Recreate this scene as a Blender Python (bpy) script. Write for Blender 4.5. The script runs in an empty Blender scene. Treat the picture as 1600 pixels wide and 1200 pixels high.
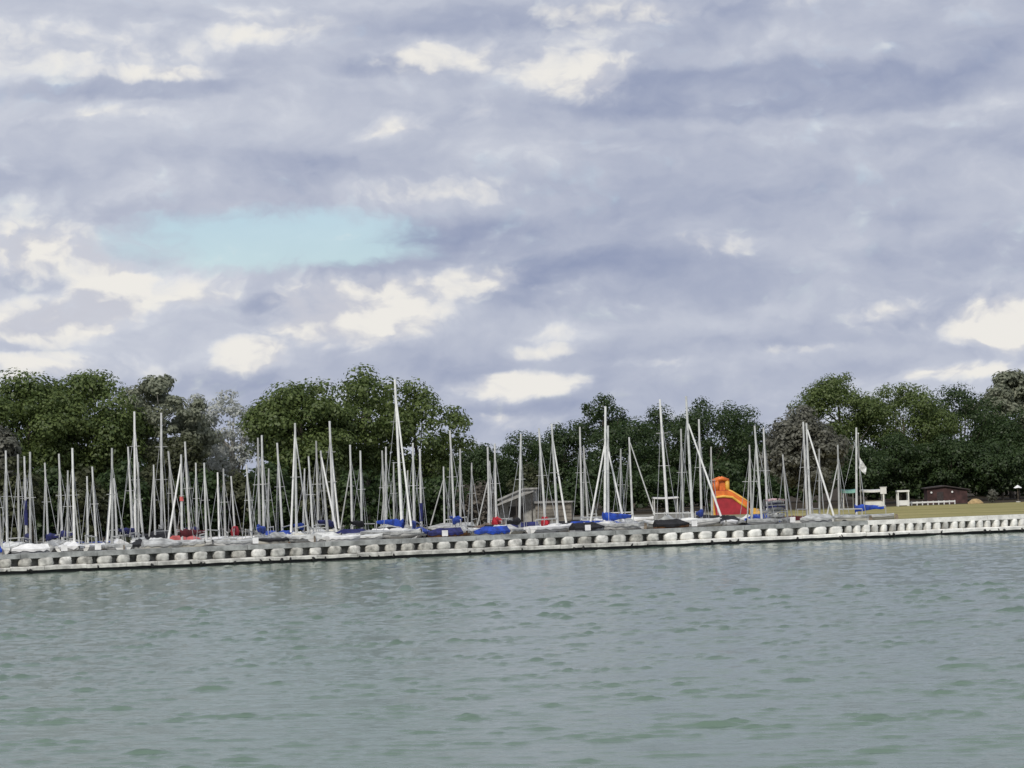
import bpy, math, random
import numpy as np
from mathutils import Vector, Matrix

C = bpy.context.scene.collection
R = math.radians
PI = math.pi

# ------------------------------------------------------------------ camera
FOV = 20.0
FPX = 800 / math.tan(R(FOV / 2))          # focal length in pixels of a 1600 px wide frame
CAM_Z = 4.5
PITCH, ROLL = 2.06, -1.9
CAM_M = Matrix.Rotation(R(90 + PITCH), 4, 'X') @ Matrix.Rotation(R(ROLL), 4, 'Z')
cam = bpy.data.cameras.new('camera')
cam.sensor_fit = 'HORIZONTAL'
cam.angle = R(FOV)
cam.clip_start = 0.5
cam.clip_end = 20000
cam_o = bpy.data.objects.new('camera', cam)
cam_o.matrix_world = Matrix.Translation((0, 0, CAM_Z)) @ CAM_M
C.objects.link(cam_o)
sc = bpy.context.scene
sc.camera = cam_o
CAM_I = CAM_M.to_3x3().transposed()

def ray(px, py):
    return (CAM_M.to_3x3() @ Vector(((px - 800) / FPX, (600 - py) / FPX, -1)))

def at(px, py, D):
    """point seen at pixel (px, py) at forward distance D"""
    d = ray(px, py)
    return Vector((d.x / d.y * D, D, CAM_Z + d.z / d.y * D))

def on(px, D, z):
    """point at forward distance D and height z that is seen in pixel column px"""
    a = (px - 800) / FPX
    r0, r2 = CAM_I[0], CAM_I[2]
    k = (r0[1] * D + r0[2] * (z - CAM_Z)) + a * (r2[1] * D + r2[2] * (z - CAM_Z))
    return Vector((-k / (r0[0] + a * r2[0]), D, z))

def horizon(px):
    d = 100000.0
    p = CAM_I @ Vector(((px - 800) / FPX * d, d, 0))
    return 600 + FPX * p.y / p.z

# ------------------------------------------------------------------ world, sun, exposure
SUN_EL, SUN_AZ = 38.0, 196.0               # azimuth clockwise from +Y: behind the camera, a little to the left
sc.view_settings.view_transform = 'Standard'
sc.view_settings.look = 'None'
sc.view_settings.gamma = 1
sc.view_settings.exposure = .08
sc.view_settings.use_curve_mapping = False

def lin(r, g, b):
    f = lambda c: (c / 255 / 12.92) if c / 255 <= .04045 else ((c / 255 + .055) / 1.055) ** 2.4
    return (f(r), f(g), f(b))

class NT:
    """small node-tree writer"""
    def __init__(s, tree):
        s.t = tree; s.n = tree.nodes; s.l = tree.links
    def node(s, typ, **kw):
        n = s.n.new(typ)
        for k, v in kw.items(): setattr(n, k, v)
        return n
    def put(s, sock, v):
        if v is None: return
        if isinstance(v, bpy.types.NodeSocket): s.l.new(v, sock)
        else: sock.default_value = v
    def math(s, op, a, b=None, c=None, clamp=False):
        n = s.node('ShaderNodeMath', operation=op, use_clamp=clamp)
        for i, v in enumerate((a, b, c)): s.put(n.inputs[i], v)
        return n.outputs[0]
    def vec(s, op, a, b=None):
        n = s.node('ShaderNodeVectorMath', operation=op)
        s.put(n.inputs[0], a)
        if b is not None:
            s.put(n.inputs['Scale'] if op == 'SCALE' else n.inputs[1], b)
        return n.outputs['Value'] if op in ('DOT_PRODUCT', 'LENGTH') else n.outputs[0]
    def noise(s, v, scale, detail=6, rough=.55, dist=0, color=False):
        n = s.node('ShaderNodeTexNoise')
        s.put(n.inputs['Vector'], v)
        n.inputs['Scale'].default_value = scale; n.inputs['Detail'].default_value = detail
        n.inputs['Roughness'].default_value = rough; n.inputs['Distortion'].default_value = dist
        return n.outputs['Color'] if color else n.outputs[0]
    def ramp(s, f, a, b, lo=0., hi=1., smooth=True):
        n = s.node('ShaderNodeMapRange', interpolation_type='SMOOTHSTEP' if smooth else 'LINEAR')
        s.put(n.inputs[0], f)
        for i, v in enumerate((a, b, lo, hi)): n.inputs[i + 1].default_value = v
        return n.outputs[0]
    def mix(s, f, a, b):
        n = s.node('ShaderNodeMix', data_type='RGBA')
        s.put(n.inputs[0], f)
        for k, v in ((6, a), (7, b)):
            if isinstance(v, bpy.types.NodeSocket): s.l.new(v, n.inputs[k])
            else: n.inputs[k].default_value = (*v[:3], 1)
        return n.outputs[2]

world = bpy.data.worlds.new('World')
sc.world = world
world.use_nodes = True
wt = NT(world.node_tree)
wt.n.clear()
SKY_STRENGTH = 0.1
sky = wt.node('ShaderNodeTexSky', sky_type='NISHITA', sun_disc=False)
sky.sun_elevation = R(SUN_EL); sky.sun_rotation = R(SUN_AZ)
sky.air_density = 1.0; sky.dust_density = .8; sky.ozone_density = 2.0
direction = wt.node('ShaderNodeTexCoord').outputs['Generated']
P10 = wt.vec('SCALE', direction, 10.0)
Pl = wt.vec('MULTIPLY', P10, (1.0, 1.0, 3.0))                       # flat cloud layers
wa = wt.vec('SUBTRACT', wt.noise(Pl, 1.6, 4, .5, 0, True), (.5, .5, .5))
wb = wt.vec('SUBTRACT', wt.noise(P10, 7.0, 4, .6, 0, True), (.5, .5, .5))
PW = wt.vec('ADD', wt.vec('ADD', P10, wt.vec('MULTIPLY', wa, (.28, .0, .13))),
            wt.vec('MULTIPLY', wb, (.09, 0, .07)))
def blobs(rows):
    acc = None
    for row in rows:
        px, py, rx, rz, w = row
        c = ray(px, py).normalized() * 10
        d = wt.vec('MULTIPLY', wt.vec('SUBTRACT', PW, tuple(c)), (400 / rx, .3, 400 / rz))
        q = wt.vec('DOT_PRODUCT', d, d)
        b = wt.math('MULTIPLY_ADD', q, -w * .5, w)
        b = wt.math('MAXIMUM', b, 0.0)
        acc = b if acc is None else wt.math('MAXIMUM', acc, b)
    return acc
CREAM = [(175, 455, 54, 44, 1.25), (105, 500, 100, 30, 1.1), (55, 392, 90, 36, .95), (148, 398, 26, 32, .9),
         (545, 492, 125, 46, 1.15), (620, 455, 130, 24, .9), (400, 552, 48, 24, 1.1), (290, 460, 75, 22, .75),
         (770, 436, 95, 22, .75), (810, 598, 85, 20, 1), (1575, 505, 75, 45, 1.05), (1400, 490, 60, 26, .6),
         (915, 122, 88, 34, .85), (730, 90, 130, 24, .7), (710, 298, 100, 15, .5), (625, 200, 65, 20, .7),
         (735, 180, 40, 20, .65), (270, 114, 130, 11, .8), (150, 75, 220, 40, .5), (395, 40, 110, 30, .55),
         (1480, 585, 110, 14, .8), (865, 520, 50, 11, .45), (850, 545, 50, 9, .6), (60, 575, 150, 20, .75), (1120, 382, 60, 22, .4),
         (150, 182, 90, 12, .55), (1050, 8, 210, 18, .6), (1010, 570, 60, 10, .45), (1260, 545, 70, 8, .4),
         (800, 660, 90, 16, .6), (15, 270, 24, 14, .5), (870, 60, 120, 60, .35)]
SHADE = [(1190, 142, 270, 36, 1.2), (220, 138, 160, 17, .9), (720, 368, 150, 34, .8), (1000, 440, 230, 50, .9),
         (1520, 395, 160, 34, .7), (470, 262, 140, 34, .6), (60, 432, 60, 20, .9), (75, 532, 62, 18, .9),
         (415, 470, 38, 14, .8), (620, 105, 90, 14, .8), (740, 30, 230, 26, .7), (1250, 330, 260, 40, .5),
         (1520, 80, 160, 40, .5), (345, 590, 110, 22, .7), (1100, 540, 250, 20, .5), (700, 570, 120, 22, .6), (590, 447, 32, 9, .8),
         (800, 640, 150, 14, .6), (1000, 330, 250, 60, .4)]
GAP = [(420, 374, 180, 40, 1.0), (540, 395, 105, 22, 1.0), (340, 352, 70, 22, .7)]
PB = wt.vec('MULTIPLY', PW, (1, 1, 1.7))
billow = wt.noise(PB, 2.6, 5, .5, 0)
billow_up = wt.noise(wt.vec('ADD', PB, (-.04, 0, .10)), 2.6, 5, .5, 0)
emboss = wt.math('SUBTRACT', billow, billow_up)      # cloud tops catch the light, bases lie in shade
fine = wt.noise(wt.vec('MULTIPLY', PW, (1, 1, 1.6)), 7.0, 3, .5, 0)
puff = wt.math('MULTIPLY', wt.math('ABSOLUTE', wt.math('SUBTRACT', fine, .5)), 3.3)
layer = wt.noise(wt.vec('MULTIPLY', PW, (.45, .45, 3.0)), 1.25, 4, .45, 0)
tone = wt.math('MULTIPLY_ADD', wt.math('SUBTRACT', layer, .5), 1.25,
               wt.math('MULTIPLY_ADD', wt.math('SUBTRACT', billow, .5), .5, .37))
tone = wt.math('MULTIPLY_ADD', wt.math('SUBTRACT', puff, .33), .10, tone)
tone = wt.math('MULTIPLY_ADD', emboss, .9, tone)
rough = wt.math('MULTIPLY_ADD', wt.math('SUBTRACT', puff, .33), .34, wt.math('MULTIPLY', wt.math('SUBTRACT', billow, .5), .75))
dark = wt.ramp(wt.math('ADD', blobs(SHADE), rough), .12, .75)
tone = wt.math('MULTIPLY_ADD', dark, -.36, tone)
bright = wt.math('ADD', blobs(CREAM), wt.math('MULTIPLY', rough, 1.25))
bright = wt.math('MULTIPLY_ADD', emboss, 1.3, bright)
tone = wt.math('MULTIPLY_ADD', wt.ramp(bright, .0, .7), .24, tone)
K = 1 / SKY_STRENGTH
sc_ = lambda c: tuple(v * K for v in c)
cloud = wt.mix(wt.ramp(tone, -.30, 1.0, smooth=False), sc_(lin(142, 152, 179)), sc_(lin(214, 217, 224)))
gap = wt.math('ADD', blobs(GAP), wt.math('MULTIPLY', rough, 1.15))
gap = wt.ramp(gap, .02, .80, 0, .84)
cloud = wt.mix(gap, cloud, sky.outputs[0])
cream = wt.mix(wt.ramp(wt.math('MULTIPLY_ADD', emboss, 2.5, wt.math('MULTIPLY_ADD', puff, .25, billow)), .38, .78), sc_(lin(194, 196, 206)), sc_(lin(233, 230, 224)))
skymix = wt.mix(wt.ramp(bright, .26, .95, 0, .94), cloud, cream)
bg = wt.node('ShaderNodeBackground')
wt.put(bg.inputs[0], skymix)
bg.inputs[1].default_value = SKY_STRENGTH
wo = wt.node('ShaderNodeOutputWorld')
wt.l.new(bg.outputs[0], wo.inputs[0])

sun = bpy.data.lights.new('sun', 'SUN')
sun.energy = 2.4
sun.angle = R(6)
sun.color = (1, .95, .87)
sun_o = bpy.data.objects.new('sun', sun)
sd = Vector((math.sin(R(SUN_AZ)) * math.cos(R(SUN_EL)), math.cos(R(SUN_AZ)) * math.cos(R(SUN_EL)), math.sin(R(SUN_EL))))
sun_o.rotation_euler = sd.to_track_quat('Z', 'Y').to_euler()
sun_o.location = (0, 0, 60)
C.objects.link(sun_o)

# ------------------------------------------------------------------ materials
MATS = {}
def mat(name, col, rough=.6, metal=0., var=.12, scale=3., bump=0., bscale=20., spec=.5, obj_rand=0.):
    """procedural paint / cloth / concrete: base colour with blotchy wear and optional relief"""
    if name in MATS: return MATS[name]
    m = bpy.data.materials.new(name); m.use_nodes = True
    t = NT(m.node_tree)
    bs = m.node_tree.nodes['Principled BSDF']
    co = t.node('ShaderNodeTexCoord').outputs['Object']
    geo = t.node('ShaderNodeNewGeometry').outputs['Position']
    f = t.noise(geo, scale, 5, .6)
    dark = tuple(c * (1 - 2.2 * var) for c in col); light = tuple(min(1, c * (1 + 1.4 * var)) for c in col)
    c = t.mix(t.ramp(f, .3, .7), dark, light)
    t.put(bs.inputs['Base Color'], c)
    bs.inputs['Roughness'].default_value = rough
    bs.inputs['Metallic'].default_value = metal
    bs.inputs['Specular IOR Level'].default_value = spec
    if bump:
        b = t.node('ShaderNodeBump'); b.inputs['Strength'].default_value = bump; b.inputs['Distance'].default_value = .05
        t.put(b.inputs['Height'], t.noise(geo, bscale, 6, .6)); t.put(bs.inputs['Normal'], b.outputs[0])
    MATS[name] = m
    return m

def leaf_mat(name, dark, light, trans=.45):
    m = bpy.data.materials.new(name); m.use_nodes = True
    t = NT(m.node_tree); t.n.clear()
    geo = t.node('ShaderNodeNewGeometry')
    f = t.noise(geo.outputs['Position'], .45, 3, .5)
    g = t.math('MULTIPLY_ADD', geo.outputs['Random Per Island'], .55, t.math('MULTIPLY', f, .6))
    c = t.mix(t.ramp(g, .25, .85, smooth=False), dark, light)
    d = t.node('ShaderNodeBsdfDiffuse'); tr = t.node('ShaderNodeBsdfTranslucent'); gl = t.node('ShaderNodeBsdfGlossy')
    gl.inputs['Roughness'].default_value = .5
    t.put(d.inputs[0], c); t.put(tr.inputs[0], c)
    mx = t.node('ShaderNodeMixShader'); mx.inputs[0].default_value = trans
    t.l.new(d.outputs[0], mx.inputs[1]); t.l.new(tr.outputs[0], mx.inputs[2])
    m2 = t.node('ShaderNodeMixShader'); m2.inputs[0].default_value = .025
    t.l.new(mx.outputs[0], m2.inputs[1]); t.l.new(gl.outputs[0], m2.inputs[2])
    o = t.node('ShaderNodeOutputMaterial'); t.l.new(m2.outputs[0], o.inputs[0])
    return m

LEAF = {
    'green': leaf_mat('leaf_green', (.068, .106, .032), (.165, .215, .066)),
    'dark': leaf_mat('leaf_dark', (.024, .048, .017), (.070, .110, .036)),
    'olive': leaf_mat('leaf_olive', (.040, .048, .022), (.105, .115, .055)),
    'silver': leaf_mat('leaf_silver', (.32, .34, .31), (.62, .64, .60)),
    'willow': leaf_mat('leaf_willow', (.095, .098, .075), (.220, .220, .178)),
    'pale': leaf_mat('leaf_pale', (.13, .15, .10), (.33, .35, .25)),
    'brown': leaf_mat('leaf_brown', (.07, .06, .045), (.17, .15, .12)),
}
M_BARK = mat('bark', (.10, .085, .065), .9, var=.25, scale=2, bump=.5, bscale=8)
M_PALEBARK = mat('pale_bark', (.30, .29, .26), .85, var=.2, scale=2)
M_ALU = mat('anodised_aluminium', (.62, .625, .60), .42, metal=.12, var=.08, scale=1.5)
M_ALU2 = mat('dull_aluminium', (.44, .445, .425), .5, metal=.12, var=.1, scale=1.5)
M_ALUW = mat('white_painted_mast', (.78, .78, .75), .4, var=.06)
M_WIRE = mat('rigging_wire', (.45, .46, .46), .4, metal=.3)
M_SAILW = mat('white_sailcloth', (.85, .85, .82), .8, var=.05)
M_STEEL = mat('galvanised_steel', (.26, .27, .28), .5, metal=.5)
M_TYRE = mat('tyre_rubber', (.03, .03, .03), .9)
M_WOOD = mat('weathered_wood', (.20, .165, .125), .85, var=.25, scale=5)

COVER = {
    'blue': mat('blue_tarpaulin', (.012, .055, .36), .75, var=.25, scale=2.5),
    'navy': mat('navy_canvas', (.016, .020, .11), .8, var=.25, scale=2.5),
    'black': mat('black_canvas', (.012, .012, .014), .85, var=.3, scale=2.5),
    'grey': mat('grey_canvas', (.42, .43, .42), .85, var=.2, scale=2.),
    'pale': mat('pale_grey_tarpaulin', (.62, .63, .61), .8, var=.15, scale=2.),
    'white': mat('white_tarpaulin', (.80, .80, .78), .7, var=.08, scale=2.),
    'red': mat('red_canvas', (.42, .012, .025), .75, var=.2, scale=2.5),
    'salmon': mat('salmon_canvas', (.62, .13, .12), .75, var=.2, scale=2.5),
    'maroon': mat('maroon_canvas', (.10, .012, .018), .8, var=.2, scale=2.5),
    'brown': mat('brown_canvas', (.15, .11, .085), .85, var=.2, scale=2.5),
    'yellow': mat('yellow_green_canvas', (.38, .38, .10), .8, var=.2),
    'green': mat('green_canvas', (.03, .10, .06), .8, var=.2),
}
HULL = {
    'white': mat('white_gelcoat', (.74, .74, .71), .3, var=.06, scale=1.2),
    'cream': mat('cream_gelcoat', (.62, .60, .52), .35, var=.08, scale=1.2),
    'grey': mat('grey_gelcoat', (.36, .37, .37), .4, var=.1, scale=1.2),
    'blue': mat('blue_gelcoat', (.03, .07, .22), .3, var=.1, scale=1.2),
    'brown': mat('varnished_wood_hull', (.17, .085, .04), .4, var=.2, scale=3),
    'black': mat('dark_hull', (.03, .032, .036), .4, var=.15, scale=2),
    'red': mat('red_gelcoat', (.36, .02, .02), .35, var=.1, scale=1.2),
}

# ------------------------------------------------------------------ mesh helpers
class MB:
    def __init__(s): s.v = []; s.f = []
    def add(s, vs, fs):
        b = len(s.v); s.v += [tuple(v) for v in vs]; s.f += [tuple(i + b for i in f) for f in fs]; return s
    def box(s, lo, hi):
        x0, y0, z0 = lo; x1, y1, z1 = hi
        return s.add([(x0, y0, z0), (x1, y0, z0), (x1, y1, z0), (x0, y1, z0), (x0, y0, z1), (x1, y0, z1), (x1, y1, z1), (x0, y1, z1)],
                     [(0, 3, 2, 1), (4, 5, 6, 7), (0, 1, 5, 4), (1, 2, 6, 5), (2, 3, 7, 6), (3, 0, 4, 7)])
    def prism(s, poly, y0, y1):
        """polygon in (x, z), extruded along y"""
        n = len(poly)
        vs = [(x, y0, z) for x, z in poly] + [(x, y1, z) for x, z in poly]
        return s.add(vs, [tuple(range(n)), tuple(range(2 * n - 1, n - 1, -1))] + [(i, i + n, (i + 1) % n + n, (i + 1) % n) for i in range(n)])
    def tube(s, pts, radii, n=6, cap=True):
        pts = [Vector(p) for p in pts]
        rings = []
        for i, p in enumerate(pts):
            t = (pts[min(i + 1, len(pts) - 1)] - pts[max(i - 1, 0)]).normalized()
            a = t.orthogonal().normalized() if i == 0 else (a - t * a.dot(t)).normalized()
            b = t.cross(a)
            r = radii[i] if hasattr(radii, '__len__') else radii
            rings.append([p + (a * math.cos(2 * PI * k / n) + b * math.sin(2 * PI * k / n)) * r for k in range(n)])
        vs = [v for r_ in rings for v in r_]
        fs = [(i * n + k, i * n + (k + 1) % n, (i + 1) * n + (k + 1) % n, (i + 1) * n + k) for i in range(len(pts) - 1) for k in range(n)]
        if cap: fs += [tuple(range(n - 1, -1, -1)), tuple((len(pts) - 1) * n + k for k in range(n))]
        return s.add(vs, fs)
    def loft(s, secs, closed=False, caps=False):
        n = len(secs[0]); vs = [v for q in secs for v in q]
        m = n if closed else n - 1
        fs = [(i * n + k, i * n + (k + 1) % n, (i + 1) * n + (k + 1) % n, (i + 1) * n + k) for i in range(len(secs) - 1) for k in range(m)]
        if caps: fs += [tuple(range(n - 1, -1, -1)), tuple((len(secs) - 1) * n + k for k in range(n))]
        return s.add(vs, fs)
    def mesh(s, name, material=None, smooth=False):
        me = bpy.data.meshes.new(name)
        me.from_pydata(s.v, [], s.f)
        if material: me.materials.append(material)
        if smooth: me.polygons.foreach_set('use_smooth', [True] * len(me.polygons))
        me.update()
        return me
    def build(s, name, material, parent=None, smooth=False):
        return obj(name, s.mesh(name, material, smooth), parent)

def obj(name, me, parent=None, material=None, loc=None, rot=None, scale=None):
    o = bpy.data.objects.new(name, me)
    C.objects.link(o)
    if parent: o.parent = parent
    if material and me is not None:
        if not me.materials: me.materials.append(material)
        o.material_slots[0].link = 'OBJECT'; o.material_slots[0].material = material
    if loc is not None: o.location = loc
    if rot is not None: o.rotation_euler = rot
    if scale is not None: o.scale = scale
    return o

def tag(o, label=None, cat=None, group=None, kind=None):
    if label: o['label'] = label
    if cat: o['category'] = cat
    if group: o['group'] = group
    if kind: o['kind'] = kind
    return o

def thing(name, label, cat, loc, rz=0, group=None):
    o = obj(name, None, loc=loc, rot=(0, 0, rz))
    o.empty_display_size = .3
    return tag(o, label, cat, group)

def unit_rod(n=8, taper=1.):
    b = MB(); b.tube([(0, 0, 0), (0, 0, 1)], [1, taper], n)
    return b.mesh('rod', M_ALU, smooth=False)
ROD = unit_rod(); ROD_T = unit_rod(8, .72); WIRE = unit_rod(4)

def rod(name, p0, p1, r, material, parent, me=None):
    p0 = Vector(p0); d = Vector(p1) - p0
    o = obj(name, me or ROD, parent, material, loc=p0, scale=(r, r, d.length))
    o.rotation_euler = d.to_track_quat('Z', 'Y').to_euler()
    return o

# ------------------------------------------------------------------ the setting: water, shore, jetty
GZ = .82                                    # height of the shore behind the jetty
JA, JB = on(0, 189.0, 0), on(1600, 217.0, 0)
JD = (JB - JA).normalized(); JN = Vector((JD.y, -JD.x, 0))      # along the jetty; JN points to the water
def jdepth(px):
    """forward distance of the jetty front in pixel column px"""
    a = (px - 800) / FPX
    return (JA.x * JD.y - JA.y * JD.x) / (a * JD.y - JD.x) if True else 0

WAVE = .0084
def make_water():
    rng = np.random.default_rng(3)
    NCOL = 520
    rows = [2.0, 15.0, 30.0]
    r = 40.0
    while r < 224: rows.append(r); r *= 1.0010 if r < 70 else (1.0015 if r < 120 else 1.0030)
    rows += [260.0]
    rows = np.array(rows)
    half = .215
    cols = np.concatenate([[-30, -8, -3, -1.2, -.5], np.linspace(-half, half, NCOL), [.5, 1.2, 3, 8, 30]])
    Y, U = np.meshgrid(rows, cols, indexing='ij')
    X = U * Y * np.where(np.abs(U) > .31, 1 + 0 * Y, 1)
    Z = np.zeros_like(X)
    main = R(78)                            # crests lie nearly across the line of sight
    lam = np.exp(rng.uniform(np.log(.20), np.log(1.0), 110))
    cell = Y * 2 * half / NCOL
    for l in lam:
        th = main + rng.normal(0, .22)
        ph = (X * math.cos(th) + Y * math.sin(th)) * 2 * PI / l + rng.uniform(0, 2 * PI)
        keep = np.clip((l / (cell * 2.6) - .6), 0, 1)
        Z += l ** .5 * keep * np.sin(ph)
    Z /= np.maximum(Z.std(axis=1, keepdims=True), 1e-6)
    # gusts: patches of rougher and calmer water
    g = np.zeros_like(X)
    for _ in range(22):
        th = rng.normal(PI / 2, .5); kk = 2 * PI / rng.uniform(2.0, 9)
        g += np.sin((X * math.cos(th) + Y * math.sin(th)) * kk + rng.uniform(0, 6.3))
    g = np.clip(.75 + g * .09, .25, 1.6)
    Z = WAVE * np.clip(Y / 68, 1.05, 2.0) * g * (np.exp(.75 * np.clip(Z, -3, 3)) - 1.3)          # sparse steep crests over flat water
    fade = (np.abs(U) <= half + 1e-6) & (Y >= 40) & (Y < 250)
    Z *= fade
    nr, nc = X.shape
    v = np.stack([X, Y, Z], -1).reshape(-1, 3).astype(np.float32)
    i = np.arange(nr - 1)[:, None] * nc + np.arange(nc - 1)[None]
    q = np.stack([i, i + 1, i + nc + 1, i + nc], -1).reshape(-1)
    me = grid_mesh('water', v, q)
    me.polygons.foreach_set('use_smooth', np.ones(len(me.polygons), bool))
    m = bpy.data.materials.new('lake_water'); m.use_nodes = True
    t = NT(m.node_tree); bs = m.node_tree.nodes['Principled BSDF']
    pos = t.node('ShaderNodeNewGeometry').outputs['Position']
    f = t.noise(t.vec('MULTIPLY', pos, (.05, .02, 0)), 1., 4, .5)
    t.put(bs.inputs['Base Color'], t.mix(t.ramp(f, .3, .7), (.118, .178, .134), (.132, .192, .146)))
    bs.inputs['Roughness'].default_value = .10
    bs.inputs['IOR'].default_value = 1.33
    b = t.node('ShaderNodeBump'); b.inputs['Strength'].default_value = 1.0; b.inputs['Distance'].default_value = .014
    n1 = t.noise(t.vec('MULTIPLY', pos, (.5, 1.15, 1)), 6.0, 6, .62, .2)
    t.put(b.inputs['Height'], n1); t.put(bs.inputs['Normal'], b.outputs[0])
    me.materials.append(m)
    return tag(obj('water', me), kind='structure')

def grid_mesh(name, v, quads):
    me = bpy.data.meshes.new(name)
    nq = len(quads) // 4
    me.vertices.add(len(v)); me.vertices.foreach_set('co', np.ascontiguousarray(v, np.float32).ravel())
    me.loops.add(len(quads)); me.loops.foreach_set('vertex_index', quads.astype(np.int32))
    me.polygons.add(nq); me.polygons.foreach_set('loop_start', np.arange(0, nq * 4, 4, dtype=np.int32))
    me.update(calc_edges=True)
    return me
make_water()

def make_ground():
    m = bpy.data.materials.new('shore_ground'); m.use_nodes = True
    t = NT(m.node_tree); bs = m.node_tree.nodes['Principled BSDF']
    pos = t.node('ShaderNodeNewGeometry').outputs['Position']
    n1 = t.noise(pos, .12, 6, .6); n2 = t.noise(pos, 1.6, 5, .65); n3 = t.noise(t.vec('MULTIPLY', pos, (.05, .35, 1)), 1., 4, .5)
    dry = t.mix(t.ramp(n3, .36, .64), (.21, .185, .070), (.42, .35, .165))
    dry = t.mix(t.ramp(n2, .35, .75), dry, (.24, .24, .09))
    yard = t.mix(t.ramp(n2, .3, .7), (.15, .145, .12), (.27, .26, .23))         # trodden gravel of the boat yard
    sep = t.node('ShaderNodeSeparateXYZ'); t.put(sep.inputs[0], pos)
    # dry meadow to the right of the yard, darker ground under the trees behind
    right = t.ramp(t.math('MULTIPLY_ADD', t.math('SUBTRACT', n1, .5), 10, sep.outputs[0]), 20, 27)
    c = t.mix(right, yard, dry)
    dark_ground = t.ramp(t.math('MULTIPLY_ADD', t.math('SUBTRACT', n1, .5), 22, sep.outputs[1]), 346, 356)
    c = t.mix(dark_ground, c, (.045, .036, .024))
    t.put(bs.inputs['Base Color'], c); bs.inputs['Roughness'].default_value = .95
    bs.inputs['Specular IOR Level'].default_value = .1
    b = t.node('ShaderNodeBump'); b.inputs['Strength'].default_value = .6; b.inputs['Distance'].default_value = .06
    t.put(b.inputs['Height'], n2); t.put(bs.inputs['Normal'], b.outputs[0])
    me = bpy.data.meshes.new('ground')
    p0 = JA - JD * 400 - JN * .9; p1 = JB + JD * 400 - JN * .9
    vs = [(p0.x, p0.y, GZ), (p1.x, p1.y, GZ), (9000, 9000, GZ), (-9000, 9000, GZ), (-9000, p0.y, GZ), (9000, p1.y, GZ)]
    me.from_pydata(vs, [], [(0, 1, 5, 2, 3, 4)])
    me.materials.append(m)
    return tag(obj('ground', me), kind='structure')
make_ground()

M_CONC = mat('weathered_concrete', (.54, .535, .495), .9, var=.2, scale=1.6, bump=.5, bscale=9)
M_CONC_D = mat('grey_concrete_deck', (.33, .34, .33), .9, var=.2, scale=1.3, bump=.4, bscale=9)
M_CONC_L = mat('pale_concrete', (.80, .79, .74), .9, var=.12, scale=1.6, bump=.4, bscale=9)  # lighter concrete for the right-hand part of the jetty
M_CONC_M = mat('pale_stone', (.64, .63, .59), .9, var=.2, scale=2.2, bump=.5, bscale=9)
M_CONC_D2 = mat('stained_stone', (.42, .41, .37), .9, var=.25, scale=2.5, bump=.5, bscale=9)
M_WET_SHADE = mat('black_wet_shaded_concrete', (.012, .012, .011), .5, var=.3, scale=2)  # wet tone, blackened further to paint the shadow below the overhanging footing
M_BACK = mat('recessed_back_wall', (.30, .30, .28), .95, var=.3, scale=2)

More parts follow.
